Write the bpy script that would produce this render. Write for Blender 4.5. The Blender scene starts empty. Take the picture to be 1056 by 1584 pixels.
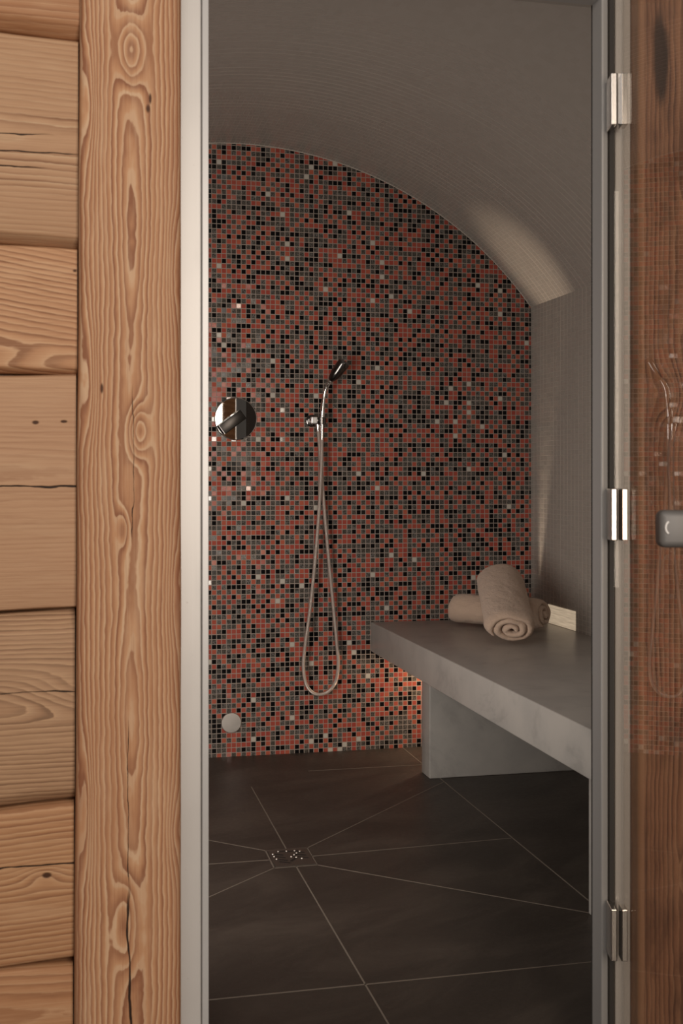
import bpy, bmesh, math, random
from mathutils import Vector, Matrix, noise as mnoise

S = bpy.context.scene
C = S.collection
PI = math.pi
random.seed(4)

# ------------------------------------------------------------------ camera, light, exposure
cam_d = bpy.data.cameras.new('camera')
cam = bpy.data.objects.new('camera', cam_d)
C.objects.link(cam)
cam.location = (0, 0, 1.1)
cam.rotation_euler = (math.radians(90), 0, math.radians(-12.7253))
cam_d.sensor_width = 36
cam_d.lens = 42.07
cam_d.shift_y = -57 / 1584
cam_d.clip_start = 0.05
cam_d.dof.use_dof = True
cam_d.dof.focus_distance = 4.3
cam_d.dof.aperture_fstop = 11
S.camera = cam

S.view_settings.view_transform = 'Standard'
S.view_settings.look = 'None'
S.view_settings.gamma = 1
S.view_settings.use_curve_mapping = False
S.view_settings.exposure = 0.0

world = bpy.data.worlds.new('world')
S.world = world
world.use_nodes = True
world.node_tree.nodes['Background'].inputs[0].default_value = (1.0, 0.93, 0.86, 1)
world.node_tree.nodes['Background'].inputs[1].default_value = 0.22


def area(name, loc, target, sx, sy, power, col, spread=180):
    d = bpy.data.lights.new(name, 'AREA')
    d.shape = 'RECTANGLE'
    d.size, d.size_y, d.energy, d.color = sx, sy, power, col
    d.spread = math.radians(spread)
    o = bpy.data.objects.new(name, d)
    C.objects.link(o)
    o.location = loc
    o.rotation_euler = (Vector(target) - Vector(loc)).to_track_quat('-Z', 'Y').to_euler()
    return o


def spot(name, loc, target, size, blend, power, col, radius=0.01):
    d = bpy.data.lights.new(name, 'SPOT')
    d.spot_size, d.spot_blend, d.energy, d.color = math.radians(size), blend, power, col
    d.shadow_soft_size = radius
    o = bpy.data.objects.new(name, d)
    C.objects.link(o)
    o.location = loc
    o.rotation_euler = (Vector(target) - Vector(loc)).to_track_quat('-Z', 'Y').to_euler()
    return o


area('window_light', (0.77, -1.55, 1.50), (0.60, 2.6, 1.15), 1.13, 1.9, 78, (1.0, 0.89, 0.78))
area('ceiling_light', (-0.6, -0.2, 2.55), (-0.2, 1.9, 0.9), 1.4, 1.2, 19, (1.0, 0.91, 0.83))
area('steam_room_fill', (-0.46, 2.75, 0.90), (1.5, 4.40, 1.10), 0.7, 1.3, 21, (1.0, 0.92, 0.84), 150)  # added unseen fill, brightens the steam room from the left
area('under_bench_light', (1.52, 4.52, 0.375), (1.34, 4.66, 0.24), 0.30, 0.03, 1.5, (1.0, 0.72, 0.48))
spot('bench_uplight', (1.825, 4.585, 0.53), (1.775, 4.415, 1.84), 21, 0.95, 46, (1.0, 0.80, 0.60), 0.012)


# ------------------------------------------------------------------ node helper
class V:
    """a float socket (or number) that builds math nodes when used in arithmetic"""
    def __init__(s, t, k):
        s.t, s.k = t, k

    def op(s, o, b=None, c=None):
        n = s.t.nodes.new('ShaderNodeMath')
        n.operation = o
        for i, q in enumerate((s, b, c)):
            if q is None:
                continue
            if isinstance(q, V):
                s.t.links.new(q.k, n.inputs[i])
            else:
                n.inputs[i].default_value = q
        return V(s.t, n.outputs[0])

    def __add__(s, b): return s.op('ADD', b)
    __radd__ = __add__
    def __sub__(s, b): return s.op('SUBTRACT', b)
    def __mul__(s, b): return s.op('MULTIPLY', b)
    __rmul__ = __mul__
    def __truediv__(s, b): return s.op('DIVIDE', b)
    def __rsub__(s, b): return (s * -1.0) + b
    def frac(s): return s.op('FRACT')
    def floor(s): return s.op('FLOOR')
    def sqrt(s): return s.op('SQRT')
    def abs(s): return s.op('ABSOLUTE')
    def lt(s, b): return s.op('LESS_THAN', b)
    def gt(s, b): return s.op('GREATER_THAN', b)
    def exp(s): return s.op('EXPONENT')
    def pow(s, b): return s.op('POWER', b)
    def max(s, b): return s.op('MAXIMUM', b)
    def min(s, b): return s.op('MINIMUM', b)

    def smooth(s, a, b):
        n = s.t.nodes.new('ShaderNodeMapRange')
        n.interpolation_type = 'SMOOTHSTEP'
        s.t.links.new(s.k, n.inputs[0])
        n.inputs[1].default_value, n.inputs[2].default_value = a, b
        return V(s.t, n.outputs[0])


class M:
    def __init__(s, name):
        s.m = bpy.data.materials.new(name)
        s.m.use_nodes = True
        s.t = s.m.node_tree
        s.b = s.t.nodes['Principled BSDF']

    def node(s, kind): return s.t.nodes.new(kind)
    def link(s, a, b): s.t.links.new(a.k if isinstance(a, V) else a, b)

    def coords(s, which='Object'):
        n = s.node('ShaderNodeTexCoord')
        p = s.node('ShaderNodeSeparateXYZ')
        s.link(n.outputs[which], p.inputs[0])
        return tuple(V(s.t, p.outputs[i]) for i in range(3))

    def vec(s, x, y, z=0.0):
        n = s.node('ShaderNodeCombineXYZ')
        for i, q in enumerate((x, y, z)):
            if isinstance(q, V):
                s.link(q, n.inputs[i])
            else:
                n.inputs[i].default_value = q
        return n.outputs[0]

    def noise(s, vec, scale=1.0, detail=2.0, rough=0.5, dist=0.0):
        n = s.node('ShaderNodeTexNoise')
        s.link(vec, n.inputs['Vector'])
        n.inputs['Scale'].default_value = scale
        n.inputs['Detail'].default_value = detail
        n.inputs['Roughness'].default_value = rough
        n.inputs['Distortion'].default_value = dist
        return V(s.t, n.outputs[0])

    def white(s, vec):
        n = s.node('ShaderNodeTexWhiteNoise')
        s.link(vec, n.inputs['Vector'])
        p = s.node('ShaderNodeSeparateColor')
        s.link(n.outputs['Color'], p.inputs[0])
        return V(s.t, n.outputs['Value']), V(s.t, p.outputs[0]), V(s.t, p.outputs[1]), V(s.t, p.outputs[2])

    def mix(s, f, a, b):
        n = s.node('ShaderNodeMix')
        n.data_type = 'RGBA'
        if isinstance(f, V):
            s.link(f, n.inputs[0])
        else:
            n.inputs[0].default_value = f
        for q, i in ((a, 6), (b, 7)):
            if isinstance(q, tuple):
                n.inputs[i].default_value = (*q, 1)
            else:
                s.link(q, n.inputs[i])
        return n.outputs[2]

    def ramp(s, f, stops, interp='LINEAR'):
        n = s.node('ShaderNodeValToRGB')
        n.color_ramp.interpolation = interp
        el = n.color_ramp.elements
        while len(el) < len(stops):
            el.new(0.5)
        for e, (p, c) in zip(el, stops):
            e.position, e.color = p, (*c, 1)
        s.link(f, n.inputs[0])
        return n.outputs[0]

    def bump(s, h, strength=0.3, dist=0.01):
        n = s.node('ShaderNodeBump')
        n.inputs['Strength'].default_value = strength
        n.inputs['Distance'].default_value = dist
        s.link(h, n.inputs['Height'])
        s.link(n.outputs[0], s.b.inputs['Normal'])
        return n

    def put(s, **kw):
        names = dict(col='Base Color', rough='Roughness', metal='Metallic', spec='Specular IOR Level',
                     sheen='Sheen Weight', coat='Coat Weight', emis='Emission Strength', ecol='Emission Color')
        for k, v in kw.items():
            i = s.b.inputs[names[k]]
            if isinstance(v, (V,)):
                s.link(v, i)
            elif isinstance(v, tuple):
                i.default_value = (*v, 1)
            elif isinstance(v, (int, float)):
                i.default_value = v
            else:
                s.link(v, i)
        return s.m


def wood(name, axis, seed, v0, lam=0.008, d0=0.03, wob=0.03, sway=0.02, knots=(), cracks=(), blots=(),
         light=(0.50, 0.27, 0.135), mid=(0.36, 0.165, 0.075), dark=(0.20, 0.08, 0.036), pale=(0.56, 0.35, 0.20),
         rough=0.62, contrast=1.0, bumpy=0.5, tilt=0.0, jag=0.0015, rim=None, band=None, pw=0.0, stain=0.0, strip=None):
    m = M(name)
    x, y, z = m.coords()
    u, v = (z, x) if axis == 'Z' else (x, z)
    w = y
    n1 = m.noise(m.vec(u * 0.9 + seed, v * 1.5 + seed * 3.1, 0.0), 1.0, 1.0) - 0.5
    n2 = m.noise(m.vec(u * 1.7 + seed * 7.7, seed, 0.0), 1.0, 1.0) - 0.5
    n3 = m.noise(m.vec(u * 6.0 + seed, v * 22.0, w * 22.0), 1.0, 3.0, 0.6) - 0.5
    n4 = m.noise(m.vec(u * 30.0 + seed, v * 90.0, w * 90.0), 1.0, 2.0, 0.6) - 0.5
    n5 = m.noise(m.vec(u * 26.0 + seed, v * 16.0, w * 16.0), 1.0, 2.0, 0.5) - 0.5
    xc = v - v0 - n1 * (2 * sway) - u * tilt
    d = n2 * (2 * wob) + d0 + (w - 2.05) * 0.6
    r = (xc * xc + d * d).sqrt() + n3 * 0.008 + n4 * 0.0022 + n5 * jag
    for (ku, kv, su, sv, amp) in knots:
        du, dv = (u - ku) / su, (v - kv) / sv
        r = r + (0.0 - (du * du + dv * dv)).exp() * amp
    t = r / lam
    ring = t.frac()
    rv = m.white(m.vec(t.floor(), seed, 0.0))[0]
    # ring colours: pale early wood, brown late wood with a sharp outer edge
    c = m.ramp(ring, [(0.0, pale), (0.02 + pw, pale), (0.14 + pw, light), (0.55, mid), (0.8, dark), (0.93, dark), (1.0, pale)])
    base = m.mix(m.noise(m.vec(u * 2.2 + seed, v * 9.0, w * 9.0), 1.0, 2.0), light, mid)
    fac = (rv * 0.55 + 0.35) * contrast
    if band:
        fac = fac + (v + n3 * 0.03).smooth(band[0], band[0] + 0.015) * (1.0 - (v + n3 * 0.03).smooth(band[1] - 0.015, band[1])) * band[2] * (rv * 1.2 - 0.1)
    c = m.mix(fac.min(1.0), base, c)
    # fine fibres along the grain
    fib = m.noise(m.vec(u * 9.0 + seed, v * 420.0, w * 420.0), 1.0, 2.0, 0.6)
    c = m.mix((fib - 0.5).max(0.0) * 1.2, c, dark)
    c = m.mix((0.46 - fib).max(0.0) * 1.3, c, pale)
    # broad weathering
    gb = m.noise(m.vec(u * 4.0 + seed * 5, v * 24.0, w * 24.0), 1.0, 4.0, 0.6)
    c = m.mix(gb.smooth(0.50, 0.72) * 0.35, c, pale)
    wb = m.noise(m.vec(u * 3.0 + seed * 2, v * 5.0, w * 5.0), 1.0, 4.0, 0.6)
    c = m.mix(wb.smooth(0.52, 0.78) * 0.45, c, mid)
    if stain:
        st = m.noise(m.vec(u * 5.0 + seed * 3, v * 16.0, w * 16.0), 1.0, 5.0, 0.65)
        c = m.mix(st.smooth(0.46, 0.68) * stain, c, tuple(k * 0.7 for k in dark))
    height = (1.0 - ring) * 0.5 + fib * 0.25
    if strip:
        e = 1.0 - (v + n3 * 0.004).smooth(strip[0] - 0.003, strip[0])
        c = m.mix(e * 0.75, c, strip[1])
    if rim:
        e = (v - rim[0] + n3 * 0.02).abs().smooth(rim[1], rim[2])
        c = m.mix(e * 0.55, c, tuple(k * 0.9 for k in dark))
    for (ku, kv, su, sv) in blots:
        du, dv = (u - ku) / su, (v - kv) / sv
        q = (0.0 - (du * du + dv * dv) - n3 * 1.6).exp()
        c = m.mix(q.smooth(0.35, 0.8), c, tuple(k * 0.32 for k in dark))
        height = height - q.smooth(0.35, 0.8) * 0.8
    for (ua, ub, vc, wd) in cracks:
        off = (v - vc - n3 * 0.02 - n4 * 0.004).abs() + n4 * 0.001
        inr = u.smooth(ua, ua + 0.03) * (1.0 - u.smooth(ub - 0.05, ub))
        q = (1.0 - off.smooth(wd * 0.4, wd)) * inr
        c = m.mix(q, c, (0.02, 0.009, 0.005))
        height = height - q * 2.0
    m.bump(height, bumpy, 0.0025)
    return m.put(col=c, rough=rough, spec=0.25)


def tile_mat(name, pitch, grout_w, picker, grout_col, rough, jitter, bump=0.3, spec=0.5, wide=None, weak=1.0):
    m = M(name)
    x, y, _ = m.coords('UV')
    py = wide or pitch
    cx, cy = (x / pitch).floor(), (y / py).floor()
    fx, fy = (x / pitch).frac(), (y / py).frac()
    ex = (fx - 0.5).abs().smooth(0.5 - grout_w, 0.5 - grout_w * 0.55)
    ey = (fy - 0.5).abs().smooth(0.5 - grout_w, 0.5 - grout_w * 0.55)
    if weak < 1:
        ey = ey * m.noise(m.vec(x * 2.0, y * 9.0), 1.0, 3.0).smooth(0.30, 0.70) * (1.0 - y.smooth(0.5, 1.5))
        ex = ex * (1.0 - y.smooth(0.1, 0.7))
    grout = (ex * weak).max(ey)
    rnd = m.white(m.vec(cx, cy, 0.37))
    c = picker(m, rnd, x, y)
    m.put(col=m.mix(grout, c, grout_col), rough=grout * 0.5 + rough, spec=(rnd[3].gt(0.955) * 0.9 + spec) if spec < 0.3 else spec)
    # every piece sits at a slightly different tilt
    geo = m.node('ShaderNodeNewGeometry')
    w3 = m.white(m.vec(cx, cy, 5.1))
    vj = m.vec((w3[1] - 0.5) * jitter, (w3[2] - 0.5) * jitter, (w3[3] - 0.5) * jitter)
    ad = m.node('ShaderNodeVectorMath')
    ad.operation = 'ADD'
    m.link(geo.outputs['Normal'], ad.inputs[0])
    m.link(vj, ad.inputs[1])
    nm = m.node('ShaderNodeVectorMath')
    nm.operation = 'NORMALIZE'
    m.link(ad.outputs[0], nm.inputs[0])
    b = m.bump(1.0 - grout, bump, 0.002)
    m.link(nm.outputs[0], b.inputs['Normal'])
    return m.m


def pick_mosaic(m, rnd, x, y):
    v, a, b, c = rnd
    red = m.mix(a, (0.34, 0.066, 0.050), (0.50, 0.150, 0.085))
    nz = m.noise(m.vec(x, y, a * 9.0), 260.0, 2.0, 0.7)
    grey = m.mix(b, (0.125, 0.105, 0.085), (0.20, 0.185, 0.175))
    grey = m.mix(nz.smooth(0.42, 0.66), (0.055, 0.047, 0.040), grey)
    black = (0.008, 0.007, 0.007)
    pale = (0.52, 0.48, 0.42)
    par = (((x / 0.0193).floor() + (y / 0.0193).floor()) / 2.0).frac()
    col = m.mix((v - par * 0.80).gt(0.19), red, grey)
    col = m.mix(v.gt(0.77), col, black)
    return m.mix(v.gt(0.989), col, pale)


def pick_taupe(m, rnd, x, y):
    v, a, b, c = rnd
    return m.mix(v, (0.350, 0.316, 0.280), (0.365, 0.330, 0.294))


MAT = {}
MAT['mosaic'] = tile_mat('red_black_grey_mosaic', 0.0193, 0.085, pick_mosaic, (0.36, 0.30, 0.26), 0.06, 0.12, spec=0.11)
MAT['taupe'] = tile_mat('taupe_mosaic', 0.0193, 0.09, pick_taupe, (0.52, 0.46, 0.40), 0.27, 0.03, 0.3, wide=0.034, weak=0.22)


def simple(name, col, rough=0.5, metal=0.0, spec=0.5):
    return M(name).put(col=col, rough=rough, metal=metal, spec=spec)


MAT['chrome'] = simple('polished_chrome', (0.80, 0.79, 0.78), 0.012, 1.0)
MAT['dark_chrome'] = simple('dark_chrome', (0.16, 0.15, 0.145), 0.16, 1.0)
MAT['satin'] = simple('satin_steel', (0.56, 0.53, 0.50), 0.36, 1.0)
MAT['hose'] = simple('ribbed_metal_hose', (0.78, 0.68, 0.61), 0.33, 0.65)
MAT['black'] = simple('black_rubber', (0.012, 0.011, 0.010), 0.6)
MAT['seal'] = simple('clear_grey_seal', (0.07, 0.06, 0.05), 0.5)
MAT['plaster'] = simple('outer_room_plaster', (0.50, 0.45, 0.40), 0.8)
MAT['taupe_plain'] = simple('taupe_render', (0.085, 0.078, 0.070), 0.5)
MAT['hinge'] = simple('brushed_chrome', (0.66, 0.62, 0.58), 0.22, 1.0)
MAT['grout'] = simple('beige_floor_grout', (0.19, 0.155, 0.125), 0.7)


def alu():
    m = M('brushed_aluminium_frame')
    x, y, z = m.coords()
    n = m.noise(m.vec(x * 600, y * 600, z * 3.0), 1.0, 2.0)
    k = m.noise(m.vec(x * 5, y * 5, z * 2.0), 3.0, 4.0)
    c = m.mix(k.smooth(0.45, 0.8) * 0.35, (0.53, 0.505, 0.478), (0.44, 0.42, 0.40))
    sp = m.noise(m.vec(x, y, z), 90.0, 2.0, 0.7)
    c = m.mix(sp.smooth(0.70, 0.78) * 0.5, c, (0.35, 0.31, 0.28))
    m.bump(n, 0.06, 0.002)
    return m.put(col=c, rough=0.42, metal=0.25)


MAT['alu'] = alu()


def slate():
    m = M('dark_slate_floor_tile')
    x, y, z = m.coords()
    n = m.noise(m.vec(x * 0.7 + y * 0.4, y * 1.6 - x * 0.8, 0), 2.6, 8.0, 0.65, 0.6)
    f = m.noise(m.vec(x, y, 0), 60.0, 4.0, 0.7)
    c = m.mix(n.smooth(0.35, 0.75), (0.040, 0.0315, 0.0255), (0.078, 0.062, 0.050))
    c = m.mix(f.smooth(0.5, 0.8) * 0.4, c, (0.085, 0.068, 0.055))
    m.bump(n * 0.7 + f * 0.35, 0.35, 0.004)
    return m.put(col=c, rough=f * 0.25 + 0.36, spec=0.4)


MAT['slate'] = slate()


def marble():
    m = M('grey_white_marble')
    x, y, z = m.coords()
    n = m.noise(m.vec(x + z * 0.8, y * 0.8, z), 2.4, 7.0, 0.62, 1.4)
    vein = 1.0 - (n - 0.5).abs().smooth(0.0, 0.045)
    f = m.noise(m.vec(x, y, z), 7.0, 5.0, 0.6)
    c = m.mix(f.smooth(0.3, 0.75), (0.44, 0.412, 0.380), (0.375, 0.355, 0.332))
    c = m.mix(vein * f.smooth(0.4, 0.7) * 0.40, c, (0.24, 0.225, 0.21))
    s = m.noise(m.vec(x, y, z), 14.0, 2.0, 0.5)
    c = m.mix(s.smooth(0.76, 0.82) * 0.55, c, (0.16, 0.15, 0.145))
    return m.put(col=c, rough=0.33, spec=0.4)


MAT['marble'] = marble()


def cloth(name, a, b):
    m = M(name)
    x, y, z = m.coords()
    n = m.noise(m.vec(x, y, z), 9.0, 4.0, 0.6)
    t = m.noise(m.vec(x, y, z), 420.0, 2.0, 0.8)
    m.bump(t * 0.5 + m.noise(m.vec(x * 0.7, y * 0.5, z * 1.6), 48.0, 4.0, 0.6, 0.6) * 1.6, 0.8, 0.006)
    return m.put(col=m.mix(n, a, b), rough=0.95, spec=0.1, sheen=0.25)


MAT['towel'] = cloth('beige_terry_cloth', (0.58, 0.42, 0.315), (0.64, 0.475, 0.365))


def glass():
    m = M('door_glass')
    t = m.t
    tr = m.node('ShaderNodeBsdfTransparent')
    tr.inputs[0].default_value = (0.90, 0.87, 0.83, 1)
    gl = m.node('ShaderNodeBsdfGlossy')
    gl.inputs['Roughness'].default_value = 0.0
    geo = m.node('ShaderNodeNewGeometry')
    dp = m.node('ShaderNodeVectorMath')
    dp.operation = 'DOT_PRODUCT'
    m.link(geo.outputs['Normal'], dp.inputs[0])
    m.link(geo.outputs['Incoming'], dp.inputs[1])
    k = V(t, dp.outputs['Value']).abs()
    f = (1.0 - k).max(0.0).pow(5.0) * 0.62 + 0.035
    mx = m.node('ShaderNodeMixShader')
    m.link(f, mx.inputs[0])
    m.link(tr.outputs[0], mx.inputs[1])
    m.link(gl.outputs[0], mx.inputs[2])
    m.link(mx.outputs[0], t.nodes['Material Output'].inputs['Surface'])
    return m.m


MAT['glass'] = glass()


def lens():  # emission imitating light that falls on the tiled wall
    m = M('glowing_wall_patch')
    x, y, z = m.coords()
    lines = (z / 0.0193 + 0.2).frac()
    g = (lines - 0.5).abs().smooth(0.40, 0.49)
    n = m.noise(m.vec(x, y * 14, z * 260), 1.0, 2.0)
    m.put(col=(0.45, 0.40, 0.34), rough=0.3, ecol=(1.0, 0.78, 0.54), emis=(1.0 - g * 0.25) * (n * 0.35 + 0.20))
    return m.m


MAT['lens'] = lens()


# ------------------------------------------------------------------ mesh helpers
def new_bm(): return bmesh.new()


def obj(name, bm, mats, parent=None, smooth=False, uv=None):
    me = bpy.data.meshes.new(name)
    bmesh.ops.recalc_face_normals(bm, faces=bm.faces[:])
    if uv:
        lay = bm.loops.layers.uv.new('UVMap')
        for f in bm.faces:
            for l in f.loops:
                l[lay].uv = uv(l.vert.co, f)
    bm.to_mesh(me)
    bm.free()
    for mt in (mats if isinstance(mats, (list, tuple)) else [mats]):
        me.materials.append(MAT[mt] if isinstance(mt, str) else mt)
    if smooth:
        for p in me.polygons:
            p.use_smooth = True
    o = bpy.data.objects.new(name, me)
    C.objects.link(o)
    if parent:
        o.parent = parent
        o.matrix_parent_inverse = Matrix.Translation(-parent.location) if parent.type == 'EMPTY' else Matrix()
    return o


def auto_smooth(o, deg=35):
    for p in o.data.polygons:
        p.use_smooth = True
    o.data.set_sharp_from_angle(angle=math.radians(deg))
    return o


def box(bm, x0, x1, y0, y1, z0, z1, bev=0.0, seg=2, mi=0):
    vs = [bm.verts.new((x, y, z)) for x in (x0, x1) for y in (y0, y1) for z in (z0, z1)]
    idx = [(0, 1, 3, 2), (4, 6, 7, 5), (0, 4, 5, 1), (2, 3, 7, 6), (0, 2, 6, 4), (1, 5, 7, 3)]
    fs = [bm.faces.new([vs[i] for i in q]) for q in idx]
    for f in fs:
        f.material_index = mi
    if bev:
        es = list({e for f in fs for e in f.edges})
        r = bmesh.ops.bevel(bm, geom=es, offset=bev, segments=seg, affect='EDGES', profile=0.5)
        return r
    return fs


def frame_of(axis):
    a = Vector(axis).normalized()
    t = Vector((0, 0, 1)) if abs(a.z) < 0.9 else Vector((1, 0, 0))
    b = a.cross(t).normalized()
    return a, b, a.cross(b).normalized()


def lathe(bm, origin, axis, prof, seg=48, mi=0):
    """revolve (radius, distance) pairs about axis"""
    a, b, c = frame_of(axis)
    o = Vector(origin)
    rings = []
    for r, h in prof:
        if r < 1e-6:
            rings.append([bm.verts.new(o + a * h)])
        else:
            rings.append([bm.verts.new(o + a * h + (b * math.cos(2 * PI * i / seg) + c * math.sin(2 * PI * i / seg)) * r)
                          for i in range(seg)])
    for p, q in zip(rings, rings[1:]):
        for i in range(seg):
            j = (i + 1) % seg
            if len(p) == 1 and len(q) == 1:
                continue
            if len(p) == 1:
                f = bm.faces.new((p[0], q[i], q[j]))
            elif len(q) == 1:
                f = bm.faces.new((p[i], q[0], p[j]))
            else:
                f = bm.faces.new((p[i], q[i], q[j], p[j]))
            f.material_index = mi


def catmull(pts, n=10):
    pts = [Vector(p) for p in pts]
    P = [pts[0] * 2 - pts[1]] + pts + [pts[-1] * 2 - pts[-2]]
    out = []
    for i in range(1, len(P) - 2):
        a, b, c, d = P[i - 1:i + 3]
        for k in range(n):
            t = k / n
            out.append(0.5 * ((2 * b) + (c - a) * t + (2 * a - 5 * b + 4 * c - d) * t * t + (3 * b - a - 3 * c + d) * t ** 3))
    out.append(pts[-1])
    return out


def tube(bm, pts, radius, seg=12, cap=True):
    pts = [Vector(p) for p in pts]
    n = len(pts)
    rad = radius if callable(radius) else (lambda t: radius)
    prev = None
    rings = []
    for i, p in enumerate(pts):
        a = (pts[min(i + 1, n - 1)] - pts[max(i - 1, 0)]).normalized()
        if prev is None:
            _, b, c = frame_of(a)
        else:
            b = (prev - a * prev.dot(a)).normalized()
            c = a.cross(b)
        prev = b
        r = rad(i / (n - 1))
        rings.append([bm.verts.new(p + (b * math.cos(2 * PI * k / seg) + c * math.sin(2 * PI * k / seg)) * r) for k in range(seg)])
    for p, q in zip(rings, rings[1:]):
        for k in range(seg):
            j = (k + 1) % seg
            bm.faces.new((p[k], p[j], q[j], q[k]))
    if cap:
        bm.faces.new(rings[0][::-1])
        bm.faces.new(rings[-1])


def structure(o):
    o['kind'] = 'structure'
    return o


def thing(name, label, cat, loc, group=None):
    o = bpy.data.objects.new(name, None)
    C.objects.link(o)
    o.location = loc
    o['label'], o['category'] = label, cat
    if group:
        o['group'] = group
    return o


def tag(o, label, cat, group=None):
    o['label'], o['category'] = label, cat
    if group:
        o['group'] = group
    return o


# ------------------------------------------------------------------ steam room shell
YB, YF = 4.657, 2.225            # tiled back wall, inner face of the front wall
XC, ZC, R = 0.6465, 0.885, 1.513  # vault circle
XR = 1.855
XL = 2 * XC - XR
ZS = ZC + math.sqrt(R * R - (XR - XC) ** 2)
A0 = math.asin((XR - XC) / R)
NA = 72
ARC = [(XC + R * math.sin(A0 - 2 * A0 * i / NA), ZC + R * math.cos(A0 - 2 * A0 * i / NA), R * 2 * A0 * i / NA) for i in range(NA + 1)]

bm = new_bm()
fr = [bm.verts.new((XL, YB, 0)), bm.verts.new((XR, YB, 0))] + [bm.verts.new((x, YB, z)) for x, z, _ in ARC]
f = bm.faces.new(fr)
ex = bmesh.ops.extrude_face_region(bm, geom=[f])
for v in [g for g in ex['geom'] if isinstance(g, bmesh.types.BMVert)]:
    v.co.y += 0.12
structure(obj('wall_back', bm, 'mosaic', uv=lambda co, f: (co.x + 0.0071, co.z + 0.004)))

# vault, built as a thick shell
bm = new_bm()
rows = []
for y in (YF, YB):
    rows.append(([bm.verts.new((x, y, z)) for x, z, s in ARC],
                 [bm.verts.new((XC + (x - XC) * 1.07, y, ZC + (z - ZC) * 1.07)) for x, z, s in ARC]))
for i in range(NA):
    for k in (0, 1):
        bm.faces.new((rows[0][k][i], rows[0][k][i + 1], rows[1][k][i + 1], rows[1][k][i]))


def vault_uv(co, f):
    return (R * (A0 - math.atan2(co.x - XC, co.z - ZC)) + 0.004, YB - co.y)


structure(obj('ceiling', bm, 'taupe', smooth=True, uv=vault_uv))

for nm, xa, xb in (('wall_right', XR, XR + 0.12), ('wall_left', XL - 0.12, XL)):
    bm = new_bm()
    box(bm, xa, xb, YF, YB, 0, ZS + 0.004)
    structure(obj(nm, bm, 'taupe', uv=lambda co, f: (ZS - co.z, YB - co.y)))

# thin pale edging where vault and right wall meet the mosaic
bm = new_bm()
path = [(x, YB - 0.002, z - 0.001) for x, z, _ in ARC]
tube(bm, path, 0.0022, 6)
structure(obj('trim_3', bm, simple('pale_edge_grout', (0.50, 0.44, 0.38), 0.6), smooth=True))

# front wall of the steam room (behind the timber), as pieces round the opening
bm = new_bm()
box(bm, -2.6, 0.184, 2.13, YF, 0, 2.75)
box(bm, 1.028, 3.2, 2.13, YF, 0, 2.75)
box(bm, 0.184, 1.028, 2.13, YF, 2.035, 2.75)
# splayed inner returns beside the aluminium frame, added to darken the mixer's reflection
for pts in (((1.0278, 2.13), (0.9712, 2.1305), (1.0155, YF), (1.0278, YF)), ((0.1842, 2.13), (0.1842, YF), (0.2200, YF), (0.2330, 2.1305))):
    lo = [bm.verts.new((x, y, 0)) for x, y in pts]
    hi = [bm.verts.new((x, y, 2.0)) for x, y in pts]
    bm.faces.new(lo)
    bm.faces.new(hi)
    for i in range(4):
        f = bm.faces.new((lo[i], lo[(i + 1) % 4], hi[(i + 1) % 4], hi[i]))
        f.material_index = 1
for f in bm.faces:
    f.normal_update()
    if all(v.co.y > YF - 0.001 for v in f.verts):
        f.material_index = 1
structure(obj('wall_front', bm, ['plaster', 'taupe_plain']))

# floor with its grout lines
DR = dict(tl=(0.560, 3.464), tr=(0.677, 3.464), br=(0.674, 3.312), bl=(0.557, 3.312))
LINES = [((0.560, 3.464), (0.30, 3.70)), ((0.557, 3.382), (-0.55, 3.392)), ((0.557, 3.312), (-0.10, 2.70)),
         ((0.617, 3.464), (0.620, 4.19)), ((0.677, 3.464), (1.305, 4.107)), ((0.676, 3.388), (1.300, 3.424)),
         ((0.674, 3.312), (1.300, 2.770)), ((0.617, 3.312), (0.620, 2.24)), ((1.305, 2.24), (1.305, 4.657)),
         ((-0.55, 2.503), (1.85, 2.517)), ((0.86, 4.367), (1.85, 4.367)),
         ((0.553, 3.467), (0.681, 3.467)), ((0.679, 3.467), (0.677, 3.308)), ((0.680, 3.309), (0.551, 3.309)), ((0.555, 3.467), (0.554, 3.308))]
bm = new_bm()
box(bm, XL - 0.12, XR + 0.12, 2.13, YB + 0.12, -0.08, 0.0)
for (xa, ya), (xb, yb) in LINES:
    d = Vector((xb - xa, yb - ya, 0))
    n = Vector((-d.y, d.x, 0)).normalized() * 0.0019
    q = [Vector((xa, ya, 0)) + n, Vector((xb, yb, 0)) + n, Vector((xb, yb, 0)) - n, Vector((xa, ya, 0)) - n]
    lo = [bm.verts.new(p) for p in q]
    hi = [bm.verts.new(p + Vector((0, 0, 0.0006))) for p in q]
    f = bm.faces.new(hi)
    f.material_index = 1
    for i in range(4):
        g = bm.faces.new((lo[i], lo[(i + 1) % 4], hi[(i + 1) % 4], hi[i]))
        g.material_index = 1
structure(obj('floor', bm, ['slate', 'grout']))

# ------------------------------------------------------------------ outer room
bm = new_bm()
box(bm, -2.6, 3.2, -2.6, 2.13, -0.08, 0.0)
structure(obj('floor_front', bm, 'slate'))
PLANK = wood('outer_plank_wood', 'X', 31.0, 1.2, lam=0.012, d0=0.05, wob=0.04)
bm = new_bm()
z = 0.0
for k in range(11):
    h = (0.20, 0.26, 0.22, 0.28)[k % 4]
    box(bm, -2.6, 3.2, -2.6, -2.5, z + 0.004, z + h, 0.008)
    z += h
structure(obj('wall_rear', bm, PLANK))

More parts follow.
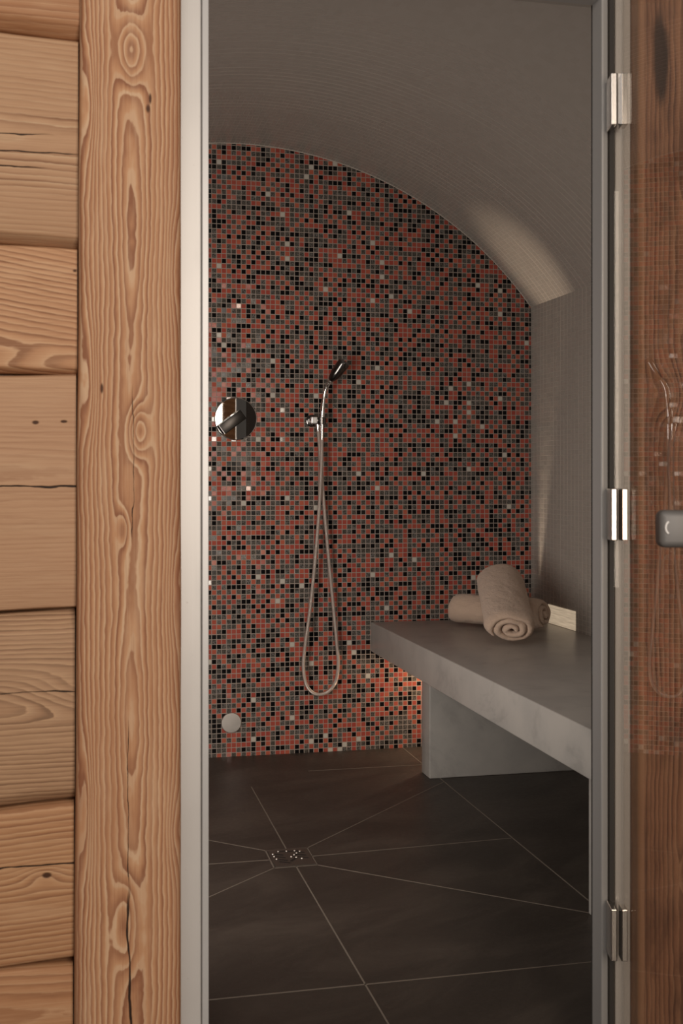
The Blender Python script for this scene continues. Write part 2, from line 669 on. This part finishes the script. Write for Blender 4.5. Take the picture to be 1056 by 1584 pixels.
# ------------------------------------------------------------------ cladding boards of old timber
LOGS = [  # z bottom, z top, right end drop, front y, lower bevel, upper bevel, wood settings
    (1.843, 2.34, -0.008, 2.056, (0.026, 0.020), (0.006, 0.004), dict(seed=1.3, v0=2.05, lam=0.010, d0=0.07, wob=0.03, contrast=0.5, light=(0.45, 0.25, 0.135))),
    (1.489, 1.838, -0.006, 2.062, (0.016, 0.020), (0.005, 0.004), dict(seed=2.9, v0=1.66, lam=0.0085, d0=0.035, wob=0.015, sway=0.012, tilt=-0.04, contrast=0.5, light=(0.49, 0.30, 0.175), mid=(0.41, 0.235, 0.13), dark=(0.25, 0.125, 0.065), pale=(0.53, 0.36, 0.22), band=(1.575, 1.705, 0.9),
        cracks=((-0.60, 0.03, 1.640, 0.0014), (-0.60, -0.03, 1.612, 0.0016), (-0.6, -0.02, 1.668, 0.0012)))),
    (1.271, 1.484, -0.002, 2.064, (0.010, 0.014), (0.004, 0.004), dict(seed=4.7, v0=1.29, lam=0.0085, d0=0.02, wob=0.02, sway=0.02, tilt=-0.16, contrast=1.0,
        light=(0.56, 0.325, 0.18), mid=(0.44, 0.225, 0.115), pale=(0.60, 0.38, 0.225), knots=((-0.15, 1.302, 0.10, 0.020, 0.016),), blots=((0.006, 1.444, 0.005, 0.0035),))),
    (0.873, 1.266, 0.004, 2.062, (0.003, 0.004), (0.004, 0.004), dict(seed=6.1, v0=1.10, lam=0.0072, d0=0.05, wob=0.02, sway=0.008, contrast=0.28, light=(0.50, 0.305, 0.18), mid=(0.43, 0.245, 0.14), pale=(0.53, 0.35, 0.215),
        blots=((-0.058, 1.188, 0.007, 0.004), (-0.012, 1.190, 0.007, 0.003)), cracks=((-0.6, 0.06, 1.080, 0.0022),))),
    (0.546, 0.868, 0.008, 2.066, (0.018, 0.012), (0.034, 0.018), dict(seed=8.8, v0=0.715, lam=0.0078, d0=0.018, wob=0.020, sway=0.014, contrast=0.8, light=(0.48, 0.305, 0.18), mid=(0.34, 0.19, 0.105), dark=(0.155, 0.082, 0.045),
        knots=((0.03, 0.733, 0.09, 0.035, 0.035),), cracks=((-0.6, 0.06, 0.738, 0.0011),))),
    (0.279, 0.541, 0.007, 2.064, (0.006, 0.006), (0.008, 0.006), dict(seed=10.4, v0=0.60, lam=0.0090, d0=0.03, wob=0.02, sway=0.02, tilt=0.06, contrast=0.85, light=(0.54, 0.315, 0.165),
        knots=((-0.045, 0.432, 0.035, 0.020, 0.018),), blots=((-0.040, 0.430, 0.010, 0.006),), cracks=((-0.6, 0.06, 0.446, 0.0018),))),
    (0.0, 0.276, 0.0, 2.064, (0.004, 0.004), (0.005, 0.004), dict(seed=12.2, v0=0.20, lam=0.0095, d0=0.05, wob=0.03, sway=0.02, contrast=0.6, light=(0.50, 0.28, 0.145))),
]


def board(zb, zt, drop, yf, lob, upb, x0, x1, mat, sd, parent):
    bm = new_bm()
    nx = 60
    rows = []
    for i in range(nx + 1):
        x = x0 + (x1 - x0) * (1 - (1 - i / nx) ** 2)
        k = (x + 0.12) / 0.13
        wv = lambda s, q: 0.0022 * mnoise.noise(Vector((x * 7.0, s, q)))
        b = zb + drop * max(-3, min(1, k)) * (1 if zb > 0.01 else 0) + wv(sd, 1.0)
        t = zt + drop * max(-3, min(1, k)) + wv(sd + 5, 2.0)
        lh, ld = lob
        uh, ud = upb
        lh *= 1 + 0.25 * mnoise.noise(Vector((x * 9, sd, 4)))
        y = yf + 0.0016 * mnoise.noise(Vector((x * 5, sd, 9)))
        pr = [(2.125, b), (y + ld + 0.004, b), (y + ld * 0.85, b + 0.002), (y + ld * 0.22, b + lh * 0.80), (y + ld * 0.06, b + lh), (y, b + lh * 1.25)]
        for j in range(1, 6):
            s = j / 6
            pr.append((y - 0.0012 * math.sin(PI * s) + 0.0012 * mnoise.noise(Vector((x * 5, s * 7, sd))), b + lh * 1.25 + (t - uh * 1.25 - b - lh * 1.25) * s))
        pr += [(y, t - uh * 1.25), (y + ud * 0.06, t - uh), (y + ud * 0.25, t - uh * 0.8), (y + ud * 0.85, t - 0.002), (y + ud + 0.004, t), (2.125, t)]
        rows.append([bm.verts.new((x, yy, zz)) for yy, zz in pr])
    n = len(rows[0])
    for p, q in zip(rows, rows[1:]):
        for j in range(n):
            bm.faces.new((p[j], q[j], q[(j + 1) % n], p[(j + 1) % n]))
    bm.faces.new(rows[0])
    bm.faces.new(rows[-1][::-1])
    return auto_smooth(obj('timber_board', bm, mat, parent), 50)


for side, (x0, x1) in (('wall_cladding', (-2.6, 0.0)), ('wall_panelling', (1.232, 3.2))):
    root = structure(bpy.data.objects.new(side, None))
    C.objects.link(root)
    root.location = ((x0 + x1) / 2, 2.1, 0)
    for (zb, zt, drop, yf, lob, upb, kw) in LOGS:
        m = wood('aged_board_wood', 'X', **kw) if x1 < 1 else PLANK
        xe = x1 + 0.0022 + 0.0113 * (zb + zt) / 4 if x1 < 1 else x1
        board(zb, zt, drop if x1 < 1 else 0.0, yf, lob, upb, x0, xe, m, kw['seed'], root)


def post(name, xb0, xt0, x1, yf, mat, sd):
    bm = new_bm()
    n = 60
    rows = []
    H = 2.6
    for i in range(n + 1):
        z = H * i / n
        w = lambda q, a=0.0016: a * mnoise.noise(Vector((z * 4.0, sd, q)))
        xa = xb0 + (xt0 - xb0) * z / 2.0 + w(1)
        xb = x1 + w(2, 0.0008)
        y = yf + w(3, 0.0012)
        r = 0.010 + w(4, 0.003)
        pr = [(xa, 2.13)]
        for k in range(6):
            a = PI / 2 * k / 5
            pr.append((xa + r - r * math.cos(a), y + r - r * math.sin(a)))
        m = 6
        for k in range(1, m):
            s = k / m
            pr.append((xa + r + (xb - xa - 2 * r) * s, y + 0.0010 * mnoise.noise(Vector((s * 6, z * 1.5, sd)))))
        for k in range(6):
            a = PI / 2 * k / 5
            pr.append((xb - r + r * math.sin(a), y + r - r * math.cos(a)))
        pr.append((xb, 2.13))
        rows.append([bm.verts.new((xx, yy, z)) for xx, yy in pr])
    c = len(rows[0])
    for p, q in zip(rows, rows[1:]):
        for j in range(c):
            bm.faces.new((p[j], q[j], q[(j + 1) % c], p[(j + 1) % c]))
    bm.faces.new(rows[0])
    bm.faces.new(rows[-1][::-1])
    return structure(auto_smooth(obj(name, bm, mat), 50))


POST = wood('larch_post_wood', 'Z', 20.5, 0.098, lam=0.0066, d0=0.042, wob=0.018, sway=0.008, contrast=1.15, jag=0.0034, pw=0.14,
            light=(0.52, 0.285, 0.150), mid=(0.40, 0.190, 0.094), dark=(0.245, 0.096, 0.046), pale=(0.60, 0.40, 0.25), rim=(0.094, 0.062, 0.092),
            knots=((1.815, 0.099, 0.060, 0.022, 0.030), (1.172, 0.111, 0.045, 0.018, 0.026), (0.345, 0.090, 0.08, 0.022, 0.024),
                   (1.01, 0.085, 0.030, 0.010, 0.012), (0.70, 0.10, 0.14, 0.02, -0.012), (1.48, 0.10, 0.16, 0.02, -0.012),
                   (1.45, 0.172, 0.10, 0.012, 0.012), (0.9, 0.172, 0.12, 0.012, 0.012), (0.5, 0.172, 0.06, 0.012, 0.012), (1.25, 0.03, 0.10, 0.012, 0.014), (1.72, 0.03, 0.10, 0.012, 0.014), (0.55, 0.025, 0.12, 0.010, 0.014)),
            blots=((1.718, 0.126, 0.010, 0.005), (1.735, 0.130, 0.012, 0.003), (1.245, 0.050, 0.012, 0.003)),
            cracks=((-0.1, 0.42, 0.0955, 0.0026), (0.40, 0.70, 0.094, 0.0008), (0.98, 1.26, 0.1, 0.0007)))
post('trim_1', 0.0035, 0.0148, 0.1825, 2.040, POST, 3.0)
DARKPOST = wood('red_brown_post_wood', 'Z', 44.0, 1.125, lam=0.0085, d0=0.022, wob=0.022, sway=0.012, contrast=1.0,
                light=(0.37, 0.185, 0.105), mid=(0.25, 0.110, 0.062), dark=(0.085, 0.036, 0.023), pale=(0.43, 0.235, 0.14), rough=0.55, jag=0.004, stain=0.55, strip=(1.0425, (0.44, 0.24, 0.14)),
                knots=((0.36, 1.128, 0.05, 0.012, 0.018), (1.25, 1.09, 0.05, 0.03, 0.03)),
                blots=((0.36, 1.128, 0.034, 0.004), (1.88, 1.075, 0.10, 0.022), (1.80, 1.165, 0.12, 0.012)))
post('trim_2', 1.030, 1.030, 1.230, 2.050, DARKPOST, 8.0)

# ------------------------------------------------------------------ glass door with aluminium frame
door = structure(bpy.data.objects.new('door_1', None))
C.objects.link(door)
door.location = (0.6, 2.09, 0)
ZT = 1.998
bm = new_bm()
# jambs: outer band, recessed groove, inner stop
box(bm, 0.1835, 0.2196, 2.080, 2.126, 0.0, ZT + 0.036, 0.0012)
box(bm, 0.2190, 0.2225, 2.096, 2.126, 0.0, ZT + 0.012)
box(bm, 0.9880, 1.0275, 2.080, 2.126, 0.0, ZT + 0.036, 0.0012)
box(bm, 0.9830, 0.9890, 2.096, 2.126, 0.0, ZT + 0.012)
box(bm, 0.2196, 0.9880, 2.080, 2.126, ZT + 0.0145, ZT + 0.036, 0.0012)
box(bm, 0.2225, 0.9838, 2.096, 2.126, ZT + 0.010, ZT + 0.016)
obj('door_frame', bm, 'alu', door)
bm = new_bm()
box(bm, 0.2222, 0.2340, 2.086, 2.126, 0.0, ZT + 0.012, 0.0012)
box(bm, 0.9705, 0.9838, 2.082, 2.126, 0.0, ZT + 0.012, 0.0030, 3)
box(bm, 0.2340, 0.9705, 2.086, 2.126, ZT, ZT + 0.0122, 0.0012)
obj('door_stop', bm, simple('cool_grey_stop', (0.45, 0.44, 0.43), 0.35, 0.2), door)  # stop slightly greyer and darker than the frame
bm = new_bm()
box(bm, 0.9845, 0.9876, 2.060, 2.098, 0.012, ZT + 0.008, 0.001)
obj('door_seal', bm, 'seal', door)

# leaf: swung out towards the viewer. u runs from the hinge edge, n to the shower side
LA = math.radians(-14.8)
U = Vector((math.sin(LA), -math.cos(LA), 0))
N = Vector((-math.cos(LA), -math.sin(LA), 0))
if N.x > 0:
    N = -N
HP = Vector((0.9875, 2.056, 0))
LM = Matrix(((U.x, N.x, 0, HP.x), (U.y, N.y, 0, HP.y), (0, 0, 1, 0), (0, 0, 0, 1)))


def leaf_obj(name, bm, mat, parent, smooth=False):
    bm.transform(LM)
    return obj(name, bm, mat, parent, smooth)


bm = new_bm()
box(bm, 0.0, 0.725, -0.004, 0.004, 0.012, ZT + 0.004)
pane = leaf_obj('glass_pane', bm, 'glass', door)
for zc in (1.790, 1.0275, 0.256):
    h = 0.0475
    bm = new_bm()
    box(bm, -0.020, 0.030, 0.0045, 0.0150, zc - h, zc + h, 0.0014)       # plate on the shower side
    box(bm, 0.000, 0.030, -0.0150, -0.0045, zc - h, zc + h, 0.0014)      # plate on the outer side
    box(bm, -0.022, -0.004, 0.000, 0.0130, zc - h * 0.9, zc + h * 0.9, 0.002)
    hg = leaf_obj('hinge', bm, 'hinge', door)
    bm = new_bm()
    box(bm, 0.0, 0.0285, -0.0046, -0.0040, zc - h, zc + h)
    box(bm, 0.0, 0.0285, 0.0040, 0.0046, zc - h, zc + h)
    leaf_obj('hinge_gasket', bm, 'black', hg)
bm = new_bm()
box(bm, 0.600, 0.632, 0.0045, 0.064, 1.003, 1.053, 0.009, 4)
box(bm, 0.600, 0.632, -0.064, -0.0045, 1.003, 1.053, 0.009, 4)
kn = auto_smooth(leaf_obj('door_knob', bm, simple('satin_grey_metal', (0.135, 0.128, 0.122), 0.5, 0.2), door), 40)
kn['label'] = 'satin grey rounded block knob'
bm = new_bm()
tube(bm, [(0.6325, 0.050 + 0.006 * math.cos(a), 1.030 + 0.0085 * math.sin(a)) for a in [PI * (0.62 + 0.76 * k / 12) + PI for k in range(13)]], 0.0014, 8)
leaf_obj('knob_highlight', bm, simple('pale_painted_highlight', (0.75, 0.73, 0.70), 0.4), kn, True)  # pale arc painted as the highlight of a recessed ring

# ------------------------------------------------------------------ shower mixer
MX = Vector((0.627, YB, 1.320))
mix = thing('shower_mixer', 'round polished chrome mixer plate with slanted lever on mosaic wall', 'shower mixer', MX)
bm = new_bm()
lathe(bm, MX, (0, -1, 0), [(0.084, 0.0005), (0.0842, 0.004), (0.0830, 0.0066), (0.0805, 0.0080), (0.040, 0.0080), (0.0, 0.0080)], 96)
esc = auto_smooth(obj('escutcheon', bm, 'chrome', mix), 20)
for p in esc.data.polygons:
    if abs(p.normal.y) > 0.999:
        p.use_smooth = False
bm = new_bm()
lathe(bm, MX, (0, -1, 0), [(0.021, 0.0080), (0.021, 0.044), (0.018, 0.047), (0.0, 0.047)], 40)
auto_smooth(obj('valve_hub', bm, 'dark_chrome', mix), 40)
bm = new_bm()
box(bm, -0.028, 0.074, -0.062, -0.036, -0.021, 0.021, 0.003, 3)
bm.transform(Matrix.Translation(MX) @ Matrix.Rotation(math.radians(180 - 37), 4, 'Y') @ Matrix.Rotation(0, 4, 'Z'))
lv = auto_smooth(obj('lever', bm, simple('lever_dark_reflection', (0.05, 0.044, 0.040), 0.28, 0.8), mix), 40)  # chrome's dark reflection put into the lever's base colour
lv['label'] = 'dark block lever pointing down to the left'

# ------------------------------------------------------------------ hand shower, holder, hose
HX, HY, HZ = 0.960, YB - 0.058, 1.315     # holder fork centre
hold = thing('shower_holder', 'small chrome wall bracket with square knob holding the hand shower', 'bracket', (HX - 0.03, YB, HZ))
bm = new_bm()
lathe(bm, (0.930, YB, HZ), (0, -1, 0), [(0.024, 0.0005), (0.024, 0.006), (0.022, 0.008), (0.012, 0.009), (0.012, 0.050), (0.0, 0.050)], 40)
auto_smooth(obj('wall_plate', bm, 'dark_chrome', hold), 40)
bm = new_bm()
box(bm, 0.916, 0.940, YB - 0.070, YB - 0.046, HZ - 0.013, HZ + 0.013, 0.003)
obj('square_knob', bm, simple('bright_steel', (0.92, 0.90, 0.88), 0.3, 0.6), hold)
bm = new_bm()
box(bm, 0.938, HX - 0.010, HY - 0.008, HY + 0.008, HZ - 0.008, HZ + 0.008, 0.002)
lathe(bm, (HX, HY, HZ - 0.016), (0, 0, 1), [(0.0105, 0), (0.016, 0.001), (0.017, 0.026), (0.0115, 0.028), (0.0105, 0.0)], 28)
auto_smooth(obj('fork', bm, 'dark_chrome', hold), 40)
bm = new_bm()
lathe(bm, (0.946, YB - 0.040, HZ - 0.012), (0.1, 0, -1), [(0.006, 0), (0.0085, 0.002), (0.0085, 0.020), (0.006, 0.032), (0.0, 0.032)], 20)
auto_smooth(obj('hose_outlet', bm, 'chrome', hold), 40)

hs = thing('hand_shower', 'slim curved chrome hand shower resting in its wall bracket', 'hand shower', (HX, HY, HZ))
hp = catmull([(HX + 0.000, HY, HZ - 0.075), (HX + 0.001, HY, HZ), (HX + 0.003, HY - 0.002, HZ + 0.060), (HX + 0.011, HY - 0.006, HZ + 0.112),
              (HX + 0.022, HY - 0.010, HZ + 0.140), (HX + 0.036, HY - 0.014, HZ + 0.163)], 8)
bm = new_bm()
tube(bm, hp, lambda t: 0.0068 + 0.0032 * max(0, 1 - abs(t - 0.30) * 5) + 0.004 * max(0, t - 0.55), 20)
auto_smooth(obj('handle', bm, 'chrome', hs), 50)
bm = new_bm()
hd = Vector((0.54, -0.34, 0.77)).normalized()
ho = Vector((HX + 0.033, HY - 0.013, HZ + 0.158))
lathe(bm, ho, hd, [(0.0, -0.004), (0.010, -0.002), (0.014, 0.004), (0.0185, 0.018), (0.0225, 0.034), (0.0235, 0.060), (0.0245, 0.082), (0.0235, 0.088), (0.021, 0.0885)], 40)
auto_smooth(obj('shower_head', bm, 'dark_chrome', hs), 40)
bm = new_bm()
lathe(bm, ho, hd, [(0.0215, 0.0883), (0.0205, 0.0900), (0.0, 0.0900)], 36)
for k in range(18):
    r = 0.0165 if k < 12 else 0.0085
    a = 2 * PI * k / (12 if k < 12 else 6)
    _, b_, c_ = frame_of(hd)
    p = ho + hd * 0.0898 + (b_ * math.cos(a) + c_ * math.sin(a)) * r
    lathe(bm, p, hd, [(0.0015, 0), (0.0012, 0.0020), (0, 0.0020)], 8)
auto_smooth(obj('spray_face', bm, simple('grey_spray_plate', (0.10, 0.095, 0.09), 0.4), hs), 40)

ctrl = [(HX, HY, HZ - 0.074), (0.9575, HY, 1.14), (0.950, HY + 0.002, 0.98), (0.935, HY + 0.006, 0.78), (0.915, HY + 0.010, 0.58), (0.894, HY + 0.014, 0.42),
        (0.889, HY + 0.016, 0.345), (0.900, HY + 0.018, 0.280), (0.926, HY + 0.019, 0.245), (0.958, HY + 0.020, 0.236), (0.992, HY + 0.021, 0.247), (1.020, HY + 0.022, 0.286),
        (1.030, HY + 0.022, 0.350), (1.024, HY + 0.022, 0.44), (1.010, HY + 0.020, 0.58), (0.988, HY + 0.018, 0.80), (0.971, HY + 0.016, 0.99), (0.958, HY + 0.016, 1.16), (0.949, YB - 0.040, HZ - 0.042)]
hpath = catmull(ctrl, 60)
bm = new_bm()
L = len(hpath)
tube(bm, hpath, lambda t: 0.0066, 10)
hose = auto_smooth(obj('shower_hose', bm, 'hose'), 60)
tag(hose, 'metal shower hose hanging in a long loop in front of the mosaic', 'shower hose')


def ribbed():
    m = MAT['hose']
    t = m.node_tree
    tc = t.nodes.new('ShaderNodeTexCoord')
    wv = t.nodes.new('ShaderNodeTexWave')
    wv.bands_direction = 'Z'
    wv.inputs['Scale'].default_value = 110
    bp = t.nodes.new('ShaderNodeBump')
    bp.inputs['Strength'].default_value = 0.5
    bp.inputs['Distance'].default_value = 0.002
    t.links.new(tc.outputs['Object'], wv.inputs['Vector'])
    t.links.new(wv.outputs['Fac'], bp.inputs['Height'])
    t.links.new(bp.outputs[0], t.nodes['Principled BSDF'].inputs['Normal'])


ribbed()

# blank round cover low on the wall
bm = new_bm()
lathe(bm, (0.6095, YB, 0.133), (0, -1, 0), [(0.0395, 0.0005), (0.0395, 0.005), (0.038, 0.0068), (0.0, 0.0075)], 64)
cp = auto_smooth(obj('cover_disc', bm, 'satin'), 40)
tag(cp, 'round brushed steel cover cap low on the mosaic wall', 'cover cap')

# ------------------------------------------------------------------ floor drain
dr = thing('floor_drain', 'square steel floor drain grate with diagonal slots', 'floor drain', (0.617, 3.388, 0))
bm = new_bm()
box(bm, 0.560, 0.675, 3.313, 3.462, 0.0004, 0.0022, 0.0006, 1)
obj('drain_plate', bm, simple('dull_steel_plate', (0.13, 0.11, 0.092), 0.45, 0.7), dr)


def slot(bm, cx, cy, ang, ln, w, z):
    vs = []
    for k in range(16):
        a = 2 * PI * k / 16
        ox = (ln / 2 - w / 2) * (1 if math.cos(a) >= 0 else -1)
        px, py = ox + w / 2 * math.cos(a), w / 2 * math.sin(a)
        vs.append(bm.verts.new((cx + px * math.cos(ang) - py * math.sin(ang), cy + px * math.sin(ang) + py * math.cos(ang), z)))
    top = [bm.verts.new(v.co + Vector((0, 0, 0.0004))) for v in vs]
    bm.faces.new(top)
    for k in range(16):
        bm.faces.new((vs[k], vs[(k + 1) % 16], top[(k + 1) % 16], top[k]))


bm = new_bm()
SL = [(-0.034, 0.030, -0.55), (-0.032, 0.005, -0.55), (-0.030, -0.020, -0.55), (-0.026, -0.043, -0.55),
      (0.030, 0.040, -0.55), (0.030, 0.015, -0.55), (0.032, -0.010, -0.55), (0.002, -0.024, 0.95), (0.014, 0.018, 0.95), (0.012, 0.052, 0.1), (-0.018, 0.055, 0.1)]
for sx, sy, sa in SL:
    slot(bm, 0.617 + sx, 3.388 + sy, sa, 0.036, 0.0085, 0.0021)
obj('slots', bm, 'black', dr)
bm = new_bm()
for px, py in ((-0.028, 0.056), (-0.004, 0.055), (0.020, 0.054), (0.034, 0.047), (-0.047, 0.036), (-0.047, 0.014), (-0.044, -0.010), (0.022, 0.032), (0.012, 0.018), (0.001, 0.002), (0.014, -0.006), (0.028, -0.018)):
    lathe(bm, (0.617 + px, 3.388 + py, 0.0022), (0, 0, 1), [(0.0038, 0.0), (0.0034, 0.0016), (0.0020, 0.0026), (0.0, 0.0029)], 14)
auto_smooth(obj('drain_studs', bm, simple('bright_stud_steel', (0.62, 0.57, 0.52), 0.35, 1.0), dr), 60)

# ------------------------------------------------------------------ marble bench
BT, BB = 0.511, 0.393
bench = thing('stone_bench', 'pale grey marble slab bench along the right wall on two slab legs', 'bench', (1.52, 3.45, 0))
bm = new_bm()
box(bm, 1.172, XR - 0.001, YF + 0.02, YB - 0.001, BB, BT, 0.004, 3)
auto_smooth(obj('slab', bm, 'marble', bench), 40)
for ya, yb in ((4.155, 4.255), (2.692, 2.792)):
    bm = new_bm()
    box(bm, 1.265, XR - 0.001, ya, yb, 0.0, BB, 0.004, 3)
    auto_smooth(obj('leg', bm, 'marble', bench), 40)

# added glowing sheet standing in for a patch of light on the right wall
wl = thing('wall_glow_patch', 'bright rectangular patch of light low on the right wall beside the towels', 'light patch', (XR, 4.34, 0.55))
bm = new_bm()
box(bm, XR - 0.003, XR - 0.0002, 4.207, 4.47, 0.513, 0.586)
obj('lens', bm, 'lens', wl)  # thin emissive sheet in place of the lit wall patch


# ------------------------------------------------------------------ rolled towels
def towel(name, p0, p1, R_, squash, turns, sheet, sd, label, seam, up=Vector((0, 0, 1))):
    """a sheet wound in a spiral; the roll runs from p0 (visible end) to p1"""
    p0, p1 = Vector(p0), Vector(p1)
    a = (p1 - p0).normalized()
    length = (p1 - p0).length
    side = a.cross(up).normalized()
    top = side.cross(a).normalized()
    pitch = sheet * 1.06
    nth = int(turns * 40)
    nl = 34
    bm = new_bm()

    def pt(th, off, l):
        r = R_ - sheet - pitch * (turns * 2 * PI - th) / (2 * PI) + off
        r = max(r, 0.004)
        n = mnoise.noise(Vector((math.cos(th) * 1.3 + sd, math.sin(th) * 1.3, l * 7 + th * 0.11)))
        n2 = mnoise.noise(Vector((math.cos(th) * 3 + sd, math.sin(th) * 3, l * 22)))
        n3 = mnoise.noise(Vector((math.cos(th) * 1.7 + l * 9, math.sin(th) * 1.7 - l * 6, sd + 7)))
        fold = max(0.0, 1 - abs(n3) * 5)
        r *= 1 + 0.060 * n + 0.024 * n2 - 0.035 * fold
        e = min(l, length - l)
        r *= 1 - 0.10 * max(0, 1 - e / 0.035) ** 2 * (1 if th > (turns - 1) * 2 * PI else 0)
        ang = th + seam
        x, y = r * math.cos(ang), r * math.sin(ang) * squash
        y = max(y, -R_ * squash * 0.93)
        # layers end at slightly different lengths
        tele = 0.006 * math.sin(th * 0.9 + sd) + 0.012 * (th / (turns * 2 * PI)) - 0.008 + 0.004 * mnoise.noise(Vector((th * 1.2, sd, 3)))
        s = l / length
        ll = l + tele * (1 - 2 * s)
        return p0 + a * ll + side * x + top * y

    inner, outer = [], []
    for i in range(nth + 1):
        th = turns * 2 * PI * i / nth
        tp = min(1.0, 0.35 + (nth - i) / 6)
        inner.append([bm.verts.new(pt(th, sheet * (1 - tp) * 0.5, length * j / nl)) for j in range(nl + 1)])
        outer.append([bm.verts.new(pt(th, sheet * (1 - (1 - tp) * 0.5), length * j / nl)) for j in range(nl + 1)])
    # rounded edge ring at both ends of the sheet
    for i in range(nth):
        for j in range(nl):
            bm.faces.new((inner[i][j], inner[i][j + 1], inner[i + 1][j + 1], inner[i + 1][j]))
            bm.faces.new((outer[i][j], outer[i + 1][j], outer[i + 1][j + 1], outer[i][j + 1]))
    for jj, sgn in ((0, -1), (nl, 1)):
        mids = []
        for i in range(nth + 1):
            mids.append(bm.verts.new((inner[i][jj].co + outer[i][jj].co) / 2 + a * sgn * sheet * 0.42))
        for i in range(nth):
            bm.faces.new((inner[i][jj], inner[i + 1][jj], mids[i + 1], mids[i]))
            bm.faces.new((outer[i][jj], mids[i], mids[i + 1], outer[i + 1][jj]))
        for i in (0, nth):
            bm.faces.new((inner[i][jj], mids[i], outer[i][jj]))
    for i in (0, nth):
        for j in range(nl):
            bm.faces.new((inner[i][j], outer[i][j], outer[i][j + 1], inner[i][j + 1]))
    bmesh.ops.remove_doubles(bm, verts=bm.verts[:], dist=0.0002)
    o = obj(name, bm, 'towel', smooth=True)
    sub = o.modifiers.new('subsurf', 'SUBSURF')
    sub.levels = sub.render_levels = 1
    return tag(o, label, 'towel', 'rolled towels on the bench')


towel('rolled_towel', (1.735, 4.225, 0.579), (1.475, 4.510, 0.579), 0.071, 0.93, 2.6, 0.023, 1.7,
      'rolled beige towel lying crosswise at the back of the bench, under the other roll', 4.54 - 3.77)
towel('rolled_towel', (1.478, 3.880, 0.570), (1.608, 4.345, 0.706), 0.100, 0.70, 2.6, 0.029, 5.2,
      'rolled beige towel on top, leaning with its coiled end to the front', 3.75 - 3.77)
